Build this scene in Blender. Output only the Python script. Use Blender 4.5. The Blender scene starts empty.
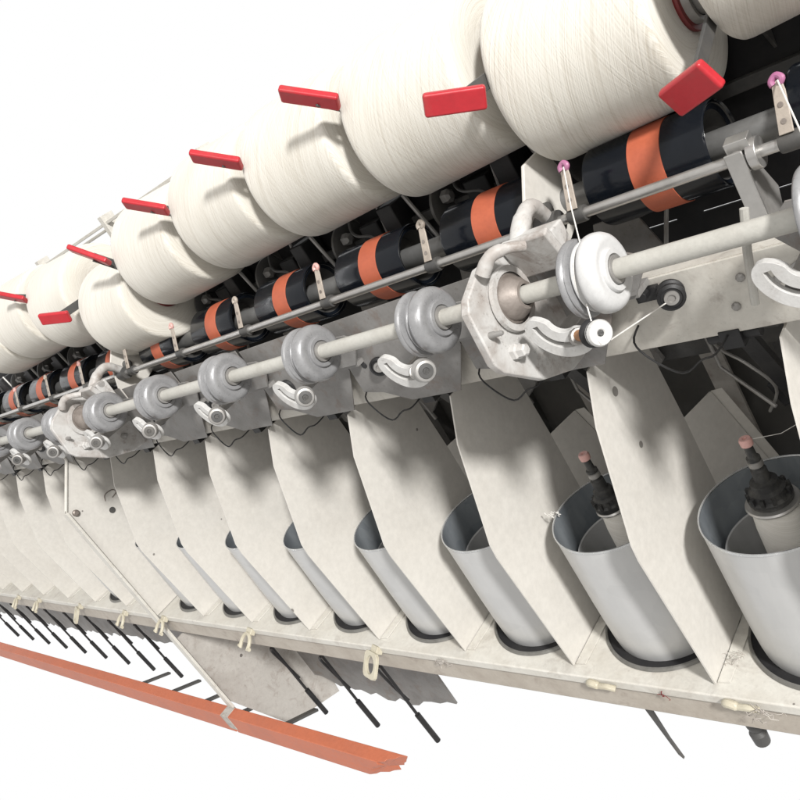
import bpy, bmesh, math, random
from mathutils import Vector, Matrix
random.seed(7)
PI = math.pi
P = 0.24                      # spindle gauge: everything repeats along X at this pitch
scene = bpy.context.scene
COL = scene.collection

# ------------------------------------------------------------------ materials
def new_mat(name):
    m = bpy.data.materials.new(name); m.use_nodes = True
    nt = m.node_tree; nt.nodes.clear()
    out = nt.nodes.new('ShaderNodeOutputMaterial'); b = nt.nodes.new('ShaderNodeBsdfPrincipled')
    nt.links.new(b.outputs[0], out.inputs[0])
    return m, nt, b
def nd(nt, typ, **kw):
    n = nt.nodes.new(typ)
    for k, v in kw.items():
        if k in n.inputs: n.inputs[k].default_value = v
        else: setattr(n, k, v)
    return n
def math_n(nt, op, a, b=None):
    n = nt.nodes.new('ShaderNodeMath'); n.operation = op
    for i, v in enumerate((a, b)):
        if v is None: continue
        if isinstance(v, (int, float)): n.inputs[i].default_value = v
        else: nt.links.new(v, n.inputs[i])
    return n.outputs[0]
def ramp(nt, fac, stops):
    r = nt.nodes.new('ShaderNodeValToRGB'); e = r.color_ramp.elements
    while len(e) < len(stops): e.new(0.5)
    for s, (p, c) in zip(e, stops): s.position = p; s.color = tuple(c) + (1,) if len(c) == 3 else c
    nt.links.new(fac, r.inputs[0]); return r.outputs[0]
def mix(nt, fac, a, b, mode='MIX'):
    n = nt.nodes.new('ShaderNodeMix'); n.data_type = 'RGBA'; n.blend_type = mode
    for i, v in ((0, fac), (6, a), (7, b)):
        if isinstance(v, (int, float)): n.inputs[i].default_value = v
        elif isinstance(v, tuple): n.inputs[i].default_value = v + (1,) if len(v) == 3 else v
        else: nt.links.new(v, n.inputs[i])
    return n.outputs[2]
def coords(nt, world=False):
    """object coordinates shifted by a per-object random so that copies do not repeat"""
    tc = nt.nodes.new('ShaderNodeTexCoord')
    if world:
        g = nt.nodes.new('ShaderNodeNewGeometry'); return g.outputs['Position']
    oi = nt.nodes.new('ShaderNodeObjectInfo')
    a = nt.nodes.new('ShaderNodeVectorMath'); a.operation = 'SCALE'; a.inputs[0].default_value = (13, 7, 19)
    nt.links.new(oi.outputs['Random'], a.inputs[3])
    b = nt.nodes.new('ShaderNodeVectorMath'); b.operation = 'ADD'
    nt.links.new(tc.outputs['Object'], b.inputs[0]); nt.links.new(a.outputs[0], b.inputs[1])
    return b.outputs[0]

def paint(name, base, dirt, rough=0.5, metal=0.0, dirt_amt=0.35, scale=9, speck=0.0, bump=0.03, spec=0.4, coat=0.0, stain=0.0):
    base = tuple(v * 0.84 for v in base); dirt = tuple(v * 0.82 for v in dirt)
    m, nt, b = new_mat(name)
    co = coords(nt, world=True)
    n1 = nd(nt, 'ShaderNodeTexNoise', Scale=float(scale), Detail=6.0, Roughness=0.62)
    nt.links.new(co, n1.inputs['Vector'])
    f = ramp(nt, n1.outputs['Fac'], [(0.42, (0, 0, 0)), (0.72, (1, 1, 1))])
    f = math_n(nt, 'MULTIPLY', f, dirt_amt)
    c = mix(nt, f, base, dirt)
    n2 = nd(nt, 'ShaderNodeTexNoise', Scale=float(scale * 9), Detail=4.0, Roughness=0.7)
    nt.links.new(co, n2.inputs['Vector'])
    g = ramp(nt, n2.outputs['Fac'], [(0.35, (0.94, 0.94, 0.94)), (0.65, (1.03, 1.03, 1.03))])
    c = mix(nt, 1.0, c, g, 'MULTIPLY')
    if speck:
        v = nd(nt, 'ShaderNodeTexVoronoi', Scale=16.0); nt.links.new(co, v.inputs['Vector'])
        n3 = nd(nt, 'ShaderNodeTexNoise', Scale=6.0, Detail=3.0); nt.links.new(co, n3.inputs['Vector'])
        thr = math_n(nt, 'MULTIPLY', math_n(nt, 'SUBTRACT', n3.outputs['Fac'], 0.47), 0.62)
        s = math_n(nt, 'LESS_THAN', v.outputs['Distance'], thr)
        c = mix(nt, math_n(nt, 'MULTIPLY', s, speck), c, (0.05, 0.04, 0.035))
    if stain:
        n4 = nd(nt, 'ShaderNodeTexNoise', Scale=22.0, Detail=7.0, Roughness=0.7, Distortion=0.6); nt.links.new(co, n4.inputs['Vector'])
        sf = ramp(nt, n4.outputs['Fac'], [(0.54, (0, 0, 0)), (0.66, (1, 1, 1))])
        c = mix(nt, math_n(nt, 'MULTIPLY', sf, stain), c, (0.15, 0.105, 0.08))
        n5 = nd(nt, 'ShaderNodeTexNoise', Scale=160.0, Detail=3.0, Roughness=0.8); nt.links.new(co, n5.inputs['Vector'])
        sg = ramp(nt, n5.outputs['Fac'], [(0.60, (0, 0, 0)), (0.70, (1, 1, 1))])
        c = mix(nt, math_n(nt, 'MULTIPLY', sg, stain * 0.8), c, (0.10, 0.08, 0.065))
    nt.links.new(c, b.inputs['Base Color'])
    r = math_n(nt, 'ADD', math_n(nt, 'MULTIPLY', n2.outputs['Fac'], 0.25), rough - 0.12)
    nt.links.new(r, b.inputs['Roughness'])
    b.inputs['Metallic'].default_value = metal
    b.inputs['Specular IOR Level'].default_value = spec
    b.inputs['Coat Weight'].default_value = coat
    if bump:
        bp = nd(nt, 'ShaderNodeBump', Strength=bump * 4, Distance=0.002)
        nt.links.new(n2.outputs['Fac'], bp.inputs['Height']); nt.links.new(bp.outputs[0], b.inputs['Normal'])
    return m

def yarn_mat(name, base, shade, turns=30, lead=990.0, fine=95):
    m, nt, b = new_mat(name)
    tc = nt.nodes.new('ShaderNodeTexCoord'); sp = nt.nodes.new('ShaderNodeSeparateXYZ')
    nt.links.new(tc.outputs['Object'], sp.inputs[0])
    th = math_n(nt, 'ARCTAN2', sp.outputs[2], math_n(nt, 'MULTIPLY', sp.outputs[1], -1.0))
    rr = math_n(nt, 'SQRT', math_n(nt, 'ADD', math_n(nt, 'MULTIPLY', sp.outputs[1], sp.outputs[1]), math_n(nt, 'MULTIPLY', sp.outputs[2], sp.outputs[2])))
    x = math_n(nt, 'ADD', sp.outputs[0], math_n(nt, 'MULTIPLY', rr, 1.9))
    co = coords(nt)
    def streak(n, l, k, q):
        ph = math_n(nt, 'ADD', math_n(nt, 'MULTIPLY', th, float(n)), math_n(nt, 'MULTIPLY', x, float(l)))
        cb = nt.nodes.new('ShaderNodeCombineXYZ')
        nt.links.new(math_n(nt, 'MULTIPLY', ph, k), cb.inputs[0]); nt.links.new(math_n(nt, 'ADD', math_n(nt, 'MULTIPLY', th, q), oi.outputs['Random']), cb.inputs[1])
        nt.links.new(math_n(nt, 'MULTIPLY', oi.outputs['Random'], 31.0), cb.inputs[2])
        t = nd(nt, 'ShaderNodeTexNoise', Scale=1.0, Detail=2.0, Roughness=0.5); nt.links.new(cb.outputs[0], t.inputs['Vector'])
        return math_n(nt, 'SUBTRACT', t.outputs['Fac'], 0.5)
    oi = nt.nodes.new('ShaderNodeObjectInfo')
    g = 990.0 / 30 * turns
    w1 = streak(turns, -lead, 0.52, 0.5); w2 = streak(turns, lead, 0.60, 0.6)
    w3 = streak(turns, -lead, 1.35, 0.9); w4 = streak(turns, lead, 1.25, 1.0)
    h = math_n(nt, 'ADD', math_n(nt, 'ADD', math_n(nt, 'MULTIPLY', w1, 1.9), math_n(nt, 'MULTIPLY', w2, 0.8)), math_n(nt, 'ADD', math_n(nt, 'MULTIPLY', w3, 1.6), math_n(nt, 'MULTIPLY', w4, 0.9)))
    f = math_n(nt, 'ADD', math_n(nt, 'MULTIPLY', h, 0.55), 0.5)
    c = ramp(nt, f, [(0.10, shade), (0.60, base)])
    big = nd(nt, 'ShaderNodeTexNoise', Scale=7.0, Detail=3.0); nt.links.new(co, big.inputs['Vector'])
    c = mix(nt, 1.0, c, ramp(nt, big.outputs['Fac'], [(0.3, (0.92, 0.91, 0.89)), (0.7, (1.03, 1.03, 1.03))]), 'MULTIPLY')
    nt.links.new(c, b.inputs['Base Color'])
    b.inputs['Roughness'].default_value = 0.85; b.inputs['Specular IOR Level'].default_value = 0.15
    b.inputs['Sheen Weight'].default_value = 0.25
    bp = nd(nt, 'ShaderNodeBump', Strength=0.35, Distance=0.0012)
    nt.links.new(h, bp.inputs['Height']); nt.links.new(bp.outputs[0], b.inputs['Normal'])
    return m

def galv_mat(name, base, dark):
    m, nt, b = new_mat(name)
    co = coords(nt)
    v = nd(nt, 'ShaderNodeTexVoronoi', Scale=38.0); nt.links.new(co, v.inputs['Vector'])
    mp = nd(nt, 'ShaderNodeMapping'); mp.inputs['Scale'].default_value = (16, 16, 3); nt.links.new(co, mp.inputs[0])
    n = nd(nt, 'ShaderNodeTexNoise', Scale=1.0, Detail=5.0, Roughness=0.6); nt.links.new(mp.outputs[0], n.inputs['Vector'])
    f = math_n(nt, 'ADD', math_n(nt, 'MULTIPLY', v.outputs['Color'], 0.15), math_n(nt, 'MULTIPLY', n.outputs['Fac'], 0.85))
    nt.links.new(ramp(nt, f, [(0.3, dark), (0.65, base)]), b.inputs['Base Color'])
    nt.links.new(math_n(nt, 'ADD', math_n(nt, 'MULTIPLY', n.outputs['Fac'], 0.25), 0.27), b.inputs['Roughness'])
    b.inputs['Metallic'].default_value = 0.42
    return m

M = {}
M['drum_axle'] = paint('oily_axle', (0.23, 0.23, 0.225), (0.12, 0.115, 0.105), rough=0.4, metal=0.4, dirt_amt=0.6, scale=18, bump=0.004)
M['cream_yarn'] = yarn_mat('cream_yarn', (0.645, 0.622, 0.565), (0.50, 0.465, 0.40))
M['spindle_yarn'] = yarn_mat('spindle_yarn', (0.92, 0.89, 0.83), (0.74, 0.70, 0.62), turns=9, lead=1500.0, fine=30)
M['beige'] = paint('beige_enamel', (0.665, 0.640, 0.592), (0.52, 0.475, 0.41), rough=0.45, dirt_amt=0.16, speck=0.7, stain=0.035)
M['rail'] = paint('rail_enamel', (0.66, 0.64, 0.585), (0.42, 0.37, 0.30), rough=0.45, dirt_amt=0.4, scale=14, speck=0.7, stain=0.22)
M['channel'] = paint('channel_enamel', (0.47, 0.425, 0.365), (0.33, 0.28, 0.23), rough=0.5, dirt_amt=0.6, scale=16, speck=0.6, stain=0.3)
M['beam'] = paint('beam_enamel', (0.60, 0.575, 0.52), (0.40, 0.35, 0.29), rough=0.45, dirt_amt=0.45, scale=14, speck=0.5, stain=0.3)
M['shaft'] = paint('shaft_paint', (0.50, 0.49, 0.45), (0.36, 0.34, 0.30), rough=0.4, dirt_amt=0.4, scale=20, stain=0.12)
M['steel'] = paint('bright_steel', (0.62, 0.61, 0.59), (0.40, 0.38, 0.35), rough=0.33, metal=0.8, dirt_amt=0.5, scale=9, bump=0.0)
M['grey_steel'] = paint('dull_steel', (0.38, 0.37, 0.355), (0.22, 0.20, 0.18), rough=0.45, metal=0.5, dirt_amt=0.6, scale=18, bump=0.006)
M['roller'] = paint('grey_nylon', (0.34, 0.34, 0.345), (0.20, 0.20, 0.205), rough=0.30, metal=0.25, dirt_amt=0.6, scale=26, bump=0.015)
M['roller_white'] = paint('white_nylon', (0.62, 0.62, 0.615), (0.48, 0.475, 0.46), rough=0.32, dirt_amt=0.35, scale=26, bump=0.01)
M['groove'] = paint('groove_metal', (0.40, 0.40, 0.41), (0.25, 0.25, 0.25), rough=0.3, metal=0.6, dirt_amt=0.6, scale=40)
M['white_cast'] = paint('white_casting', (0.56, 0.55, 0.53), (0.30, 0.25, 0.215), rough=0.5, dirt_amt=0.8, scale=17, speck=0.5, stain=0.55)
M['white_plastic'] = paint('white_plastic', (0.60, 0.595, 0.58), (0.42, 0.405, 0.38), rough=0.38, dirt_amt=0.5, scale=40, stain=0.25)
M['rust'] = paint('rusty_steel', (0.42, 0.22, 0.11), (0.22, 0.12, 0.07), rough=0.75, dirt_amt=0.8, scale=60)
M['brown_metal'] = paint('oily_bearing', (0.33, 0.29, 0.26), (0.16, 0.13, 0.11), rough=0.45, metal=0.4, dirt_amt=0.8, scale=40)
M['drum_black'] = paint('black_drum', (0.006, 0.008, 0.012), (0.013, 0.015, 0.018), rough=0.16, dirt_amt=0.4, scale=20, bump=0.0, spec=0.32)
M['black'] = paint('black_plastic', (0.014, 0.014, 0.015), (0.04, 0.038, 0.036), rough=0.5, dirt_amt=0.6, scale=24)
M['cover_black'] = paint('black_cover', (0.016, 0.016, 0.018), (0.05, 0.048, 0.045), rough=0.55, dirt_amt=0.5, scale=12, spec=0.25)
M['dark_grey'] = paint('dark_grey_metal', (0.085, 0.084, 0.082), (0.15, 0.14, 0.125), rough=0.5, metal=0.2, dirt_amt=0.7, scale=20)
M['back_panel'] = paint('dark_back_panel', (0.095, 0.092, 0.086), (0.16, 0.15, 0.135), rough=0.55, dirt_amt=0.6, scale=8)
M['band_orange'] = paint('orange_rubber_band', (0.52, 0.130, 0.065), (0.38, 0.095, 0.055), rough=0.5, dirt_amt=0.6, scale=20)
M['rail_orange'] = paint('orange_paint', (0.56, 0.165, 0.085), (0.46, 0.15, 0.09), rough=0.5, dirt_amt=0.7, scale=10)
M['red'] = paint('red_plastic', (0.50, 0.020, 0.030), (0.36, 0.018, 0.026), rough=0.36, dirt_amt=0.5, scale=18, bump=0.01, spec=0.5, stain=0.15)
M['maroon'] = paint('maroon_plastic', (0.20, 0.03, 0.03), (0.12, 0.03, 0.03), rough=0.45, dirt_amt=0.5, scale=30)
M['pink'] = paint('pink_ceramic', (0.72, 0.42, 0.38), (0.60, 0.35, 0.32), rough=0.3, dirt_amt=0.4, scale=40)
M['magenta'] = paint('magenta_ceramic', (0.42, 0.14, 0.28), (0.42, 0.28, 0.33), rough=0.35, dirt_amt=0.6, scale=60)
M['tan_ceramic'] = paint('tan_ceramic', (0.46, 0.40, 0.34), (0.28, 0.245, 0.21), rough=0.45, dirt_amt=0.6, scale=60)
M['cream_clip'] = paint('cream_plastic', (0.56, 0.52, 0.41), (0.42, 0.36, 0.26), rough=0.45, dirt_amt=0.5, scale=40)
M['pot'] = galv_mat('galvanised_pot', (0.56, 0.56, 0.555), (0.47, 0.472, 0.47))
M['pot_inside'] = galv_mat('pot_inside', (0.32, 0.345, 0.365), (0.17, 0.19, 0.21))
M['rim'] = paint('bright_rim', (0.66, 0.67, 0.67), (0.5, 0.5, 0.5), rough=0.25, metal=0.6, dirt_amt=0.3)
M['collar'] = paint('collar_metal', (0.24, 0.235, 0.22), (0.12, 0.115, 0.10), rough=0.45, metal=0.4, dirt_amt=0.6, scale=40)
M['thread'] = paint('cotton_thread', (0.80, 0.78, 0.74), (0.7, 0.68, 0.62), rough=0.9, dirt_amt=0.2)
M['grey_sheet'] = paint('grey_sheet_metal', (0.26, 0.252, 0.242), (0.15, 0.14, 0.13), rough=0.5, dirt_amt=0.8, scale=14, speck=0.5, stain=0.5)
M['side_sheet'] = paint('side_sheet', (0.47, 0.445, 0.41), (0.30, 0.27, 0.24), rough=0.5, dirt_amt=0.6, scale=10, speck=0.8, stain=0.35)
M['adapter'] = paint('adapter_plastic', (0.030, 0.030, 0.030), (0.10, 0.098, 0.09), rough=0.42, dirt_amt=0.8, scale=50)
M['tape'] = paint('grey_tape', (0.50, 0.47, 0.43), (0.25, 0.2, 0.17), rough=0.6, dirt_amt=0.8, scale=50)

# ------------------------------------------------------------------ mesh helpers
def tri(i): return (Vector((1, 0, 0)), Vector((0, 1, 0)), Vector((0, 0, 1)))[i]
def add_obb(bm, c, ax, h):
    c = Vector(c); a = [Vector(v).normalized() * s for v, s in zip(ax, h)]
    vs = [bm.verts.new(c + sx * a[0] + sy * a[1] + sz * a[2]) for sx in (-1, 1) for sy in (-1, 1) for sz in (-1, 1)]
    for f in ((0, 1, 3, 2), (4, 6, 7, 5), (0, 4, 5, 1), (2, 3, 7, 6), (0, 2, 6, 4), (1, 5, 7, 3)):
        bm.faces.new([vs[i] for i in f])
def add_box(bm, lo, hi):
    c = [(a + b) / 2 for a, b in zip(lo, hi)]; h = [abs(b - a) / 2 for a, b in zip(lo, hi)]
    add_obb(bm, c, ((1, 0, 0), (0, 1, 0), (0, 0, 1)), h)
def frame_of(axis):
    a = Vector(axis).normalized(); u = Vector((0, 0, 1)) if abs(a.z) < 0.9 else Vector((0, 1, 0))
    u = (u - a * u.dot(a)).normalized(); return a, u, a.cross(u)
def add_lathe(bm, prof, origin=(0, 0, 0), axis=(1, 0, 0), seg=48, cap=True):
    """prof: (radius, distance along axis)"""
    a, u, w = frame_of(axis); o = Vector(origin); rings = []
    for r, d in prof:
        if r < 1e-6: rings.append([bm.verts.new(o + a * d)])
        else: rings.append([bm.verts.new(o + a * d + (u * math.cos(t) + w * math.sin(t)) * r) for t in (2 * PI * i / seg for i in range(seg))])
    for A, B in zip(rings, rings[1:]):
        for i in range(seg):
            j = (i + 1) % seg
            if len(A) == 1 and len(B) == 1: continue
            if len(A) == 1: bm.faces.new((A[0], B[j], B[i]))
            elif len(B) == 1: bm.faces.new((A[i], A[j], B[0]))
            else: bm.faces.new((A[i], A[j], B[j], B[i]))
    if cap:
        for rg in (rings[0], rings[-1]):
            if len(rg) > 1: bm.faces.new(rg)
def add_tube(bm, pts, r, seg=10, closed=False):
    pts = [Vector(p) for p in pts]; n = len(pts); rings = []; u = None
    for i, p in enumerate(pts):
        if closed: t = (pts[(i + 1) % n] - pts[i - 1]).normalized()
        else: t = ((pts[min(i + 1, n - 1)] - p).normalized() + (p - pts[max(i - 1, 0)]).normalized()).normalized()
        if u is None: u = frame_of(t)[1]
        u = (u - t * u.dot(t)).normalized(); w = t.cross(u)
        rad = r[i] if isinstance(r, (list, tuple)) else r
        rings.append([bm.verts.new(p + (u * math.cos(k * 2 * PI / seg) + w * math.sin(k * 2 * PI / seg)) * rad) for k in range(seg)])
    m = n if closed else n - 1
    for i in range(m):
        A, B = rings[i], rings[(i + 1) % n]
        for k in range(seg): bm.faces.new((A[k], A[(k + 1) % seg], B[(k + 1) % seg], B[k]))
    if not closed: bm.faces.new(rings[0]); bm.faces.new(rings[-1])
def add_prism(bm, poly, d0, d1, plane='YZ'):
    """poly in a coordinate plane, extruded along the remaining axis between d0 and d1"""
    def mk(a, b, d): return {'YZ': (d, a, b), 'XZ': (a, d, b), 'XY': (a, b, d)}[plane]
    A = [bm.verts.new(mk(a, b, d0)) for a, b in poly]; B = [bm.verts.new(mk(a, b, d1)) for a, b in poly]
    n = len(poly)
    bm.faces.new(A); bm.faces.new(B)
    for i in range(n): bm.faces.new((A[i], A[(i + 1) % n], B[(i + 1) % n], B[i]))
def smooth_path(pts, n=8):
    pts = [Vector(p) for p in pts]; out = []
    for i in range(len(pts) - 1):
        p0, p1, p2, p3 = pts[max(i - 1, 0)], pts[i], pts[i + 1], pts[min(i + 2, len(pts) - 1)]
        for k in range(n):
            t = k / n
            out.append(0.5 * ((2 * p1) + (-p0 + p2) * t + (2 * p0 - 5 * p1 + 4 * p2 - p3) * t * t + (-p0 + 3 * p1 - 3 * p2 + p3) * t ** 3))
    out.append(pts[-1]); return out
def BM(): return bmesh.new()
def obj(name, bm, mat, parent=None, loc=(0, 0, 0), bevel=0.0, ang=32):
    bmesh.ops.remove_doubles(bm, verts=bm.verts, dist=1e-6)
    bmesh.ops.recalc_face_normals(bm, faces=bm.faces)
    me = bpy.data.meshes.new(name); bm.to_mesh(me); bm.free()
    me.materials.append(M[mat] if isinstance(mat, str) else mat)
    me.shade_smooth(); me.set_sharp_from_angle(angle=math.radians(ang))
    o = bpy.data.objects.new(name, me); COL.objects.link(o); o.location = loc
    if parent: o.parent = parent
    if bevel:
        b = o.modifiers.new('edge', 'BEVEL'); b.width = bevel; b.segments = 2; b.limit_method = 'ANGLE'; b.angle_limit = math.radians(40)
        b.harden_normals = True
    return o
def tag(o, label, cat, group=None, kind=None):
    o['label'] = label; o['category'] = cat
    if group: o['group'] = group
    if kind: o['kind'] = kind
    return o
def thing(name, loc, label, cat, group=None, rot=(0, 0, 0)):
    o = bpy.data.objects.new(name, None); COL.objects.link(o); o.location = loc; o.rotation_euler = rot
    o.empty_display_size = 0.05
    return tag(o, label, cat, group)
def dup(root, loc, label, group=None, skip=()):
    r = root.copy(); COL.objects.link(r); r.location = loc; r['label'] = label
    if group: r['group'] = group
    for ch in list(root.children):
        if ch.name.split('.')[0] in skip: continue
        c = ch.copy(); COL.objects.link(c); c.parent = r
        for g in list(ch.children):
            d = g.copy(); COL.objects.link(d); d.parent = c
    return r
ORD = ['rightmost', 'second from the right', 'third from the right', 'fourth from the right', 'fifth from the right', 'sixth from the right',
       'seventh from the right', 'eighth from the right', 'ninth from the right', 'tenth from the right', 'eleventh from the right',
       'twelfth from the right', 'thirteenth from the right', 'fourteenth from the right', 'fifteenth from the right', 'sixteenth from the right']

XL, XR = -4.6, 0.30           # ends of the long members

# ------------------------------------------------------------------ spindle rail (long beige shelf carrying the pots)
ZR = -0.656
rail = thing('spindle_rail', (0, 0, ZR), 'long beige painted steel rail with a lipped front carrying the row of pots', 'rail')
b = BM(); add_box(b, (XL, 0.0, -0.018), (XR, 0.34, 0.0)); obj('top_plate', b, 'rail', rail, bevel=0.003)
b = BM(); add_box(b, (XL, 0.006, -0.069), (XR, 0.05, -0.0205)); obj('front_channel', b, 'channel', rail, bevel=0.003)

# ------------------------------------------------------------------ separator plates
plate_poly = [(0.018, 0.0015), (0.004, -0.27 + 0.0), (0.012, -0.38)]
def plate_bm():
    # (y, z) outline measured from the rail; the back part behind y=0.243 is folded towards the next pot
    z0 = 0.656
    front = [(0.018, -0.654), (0.000, -0.40), (0.002, -0.375), (0.012, -0.345), (0.052, -0.220), (0.089, -0.158), (0.125, -0.156),
             (0.186, -0.184), (0.238, -0.212), (0.243, -0.349), (0.243, -0.654)]
    bm = BM(); t = 0.0013
    add_prism(bm, [(y, z + z0) for y, z in front], -t, t)
    back = [(0.243, -0.349), (0.300, -0.345), (0.345, -0.52), (0.352, -0.654), (0.243, -0.654)]
    def fx(y): return (y - 0.243) * 0.42
    A = [bm.verts.new((fx(y) - t, y, z + z0)) for y, z in back]; B = [bm.verts.new((fx(y) + t, y, z + z0)) for y, z in back]
    bm.faces.new(A); bm.faces.new(B)
    for i in range(5): bm.faces.new((A[i], A[(i + 1) % 5], B[(i + 1) % 5], B[i]))
    return bm
def flange_bm():
    bm = BM()
    pts = [(0.300, -0.345), (0.345, -0.52), (0.352, -0.654)]
    for (y0, z0), (y1, z1) in zip(pts, pts[1:]):
        x0, x1 = (y0 - 0.243) * 0.42, (y1 - 0.243) * 0.42
        vs = [bm.verts.new(v) for v in ((x0, y0 + .002, z0 + .656), (x0 + .016, y0 + .006, z0 + .656), (x1 + .016, y1 + .006, z1 + .656), (x1, y1 + .002, z1 + .656))]
        bm.faces.new(vs)
    return bm
def foot_bm():
    bm = BM(); add_prism(bm, [(0.003, 0.022), (0.020, 0.024), (0.022, 0.112), (0.003, 0.112)], 0.0005, 0.003, 'XY'); return bm
proto = None
plate_n = 0
for k in range(-1, 15):
    if k == 7: continue
    X = -0.395 - P * k
    n = k + 1
    if k < 7: lab = 'beige separator plate, %s, standing between two spindle pots' % ORD[n]
    else: lab = 'beige separator plate, %s to the left of the frame leg' % ['first', 'second', 'third', 'fourth', 'fifth', 'sixth', 'seventh', 'eighth'][k - 8]
    if proto is None:
        proto = thing('separator_plate', (X, 0, ZR), lab, 'plate', 'separator plates between the pots')
        obj('panel', plate_bm(), 'beige', proto); obj('back_flange', flange_bm(), 'beige', proto); obj('foot', foot_bm(), 'rail', proto)
    else: dup(proto, (X, 0, ZR), lab)

# frame leg: wider plate of the section frame, reaching in front of the rail down to the base bar
XF = -2.075
fl = thing('frame_leg', (XF, 0, -1.2), 'beige frame leg plate with a long diagonal front edge, reaching down to the orange bar', 'frame')
b = BM(); add_prism(b, [(0.079, 1.062), (-0.010, 0.950), (-0.003, 0.5462), (0.33, 0.5462), (0.33, 0.80), (0.24, 0.985), (0.12, 1.044)], -0.002, 0.002); obj('upper_panel', b, 'beige', fl)
b = BM(); add_prism(b, [(0.0, 0.18), (0.10, -0.05), (0.30, -0.13), (0.34, 0.2), (0.34, 0.52), (0.052, 0.52), (0.052, 0.45), (0.0, 0.45)], -0.002, 0.002); obj('lower_panel', b, 'side_sheet', fl)
b = BM(); add_prism(b, [(-0.018, 0.950), (-0.011, 0.952), (-0.0022, 0.16), (-0.010, 0.16)], -0.014, 0.016); obj('front_edge', b, 'rail', fl, bevel=0.001)
b = BM(); add_tube(b, [(0.004, 0.080, 1.100), (0.004, 0.078, 1.064), (0.004, -0.014, 0.951)], 0.0045, 8); obj('brace', b, 'rail', fl)
b = BM(); add_lathe(b, [(0.009, 0), (0.009, 0.008), (0.006, 0.010), (0, 0.010)], (0.003, 0.006, 0.935), (1, 0, 0), 12); obj('bolt', b, 'brown_metal', fl)
b = BM(); add_tube(b, smooth_path([(0.004, 0.09, 0.905), (0.004, 0.10, 0.92), (0.004, 0.125, 0.918), (0.004, 0.13, 0.905), (0.004, 0.112, 0.90)], 5), 0.0012, 6); obj('loose_wire', b, 'brown_metal', fl)
b = BM(); add_lathe(b, [(0.009, 0), (0.009, 0.002), (0, 0.002)], (0.002, 0.09, 0.872), (1, 0, 0), 14); obj('oil_plug', b, 'dark_grey', fl)

# ------------------------------------------------------------------ spindle pots
def pot(k):
    X = -0.265 - P * k
    labs = ['grey galvanised pot cut by the right edge, holding a white bobbin', 'grey galvanised pot, second from the right, with a thin bobbin inside',
            'grey galvanised pot, third from the right, dark inside with nothing showing']
    return (X, 0.137, ZR), (labs[k] if k < 3 else 'grey galvanised pot mostly behind a separator, %s' % ORD[k])
R_ = 0.0983; H = 0.232
loc, lab = pot(0)
pot0 = thing('spindle_pot', loc, lab, 'pot', 'galvanised spindle pots')
b = BM(); add_lathe(b, [(0.090, -0.01), (0.0935, 0.004), (0.0950, 0.020), (0.0962, 0.05), (R_ - 0.0010, 0.10), (R_, H - 0.003)], axis=(0, 0, 1), seg=72, cap=False); obj('shell', b, 'pot', pot0)
b = BM(); add_lathe(b, [(R_ - .0016, H - .003), (R_ + .0008, H - .003), (R_ + .001, H - .0012), (R_ + .0004, H + .0004), (R_ - .0012, H + .0004), (R_ - .0018, H - .001)], axis=(0, 0, 1), seg=72, cap=False); obj('rim', b, 'rim', pot0)
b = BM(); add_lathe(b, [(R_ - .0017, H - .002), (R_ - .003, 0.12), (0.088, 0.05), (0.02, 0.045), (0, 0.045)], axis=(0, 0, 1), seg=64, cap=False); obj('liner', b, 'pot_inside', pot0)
b = BM(); add_lathe(b, [(0.072, 0.06), (0.0800, 0.150), (0.0815, 0.170), (0.0830, 0.172), (0.0840, 0.169), (0.0818, 0.148)], axis=(0, 0, 1), seg=64, cap=False); obj('inner_cup', b, 'pot', pot0)
b = BM(); add_lathe(b, [(0.085, 0.0025), (0.1062, 0.0025), (0.1068, 0.0055), (0.1102, 0.0055), (0.1120, 0.001)], axis=(0, 0, 1), seg=72, cap=False); cl = obj('collar', b, 'collar', pot0)
b = BM(); add_lathe(b, [(0.080, 0.0034), (0.1060, 0.0034)], axis=(0, 0, 1), seg=72, cap=False); obj('gap_shade', b, 'cover_black', cl)  # flat black ring painted in for the shade of the hole round the pot
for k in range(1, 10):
    loc, lab = pot(k); dup(pot0, loc, lab)

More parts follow.
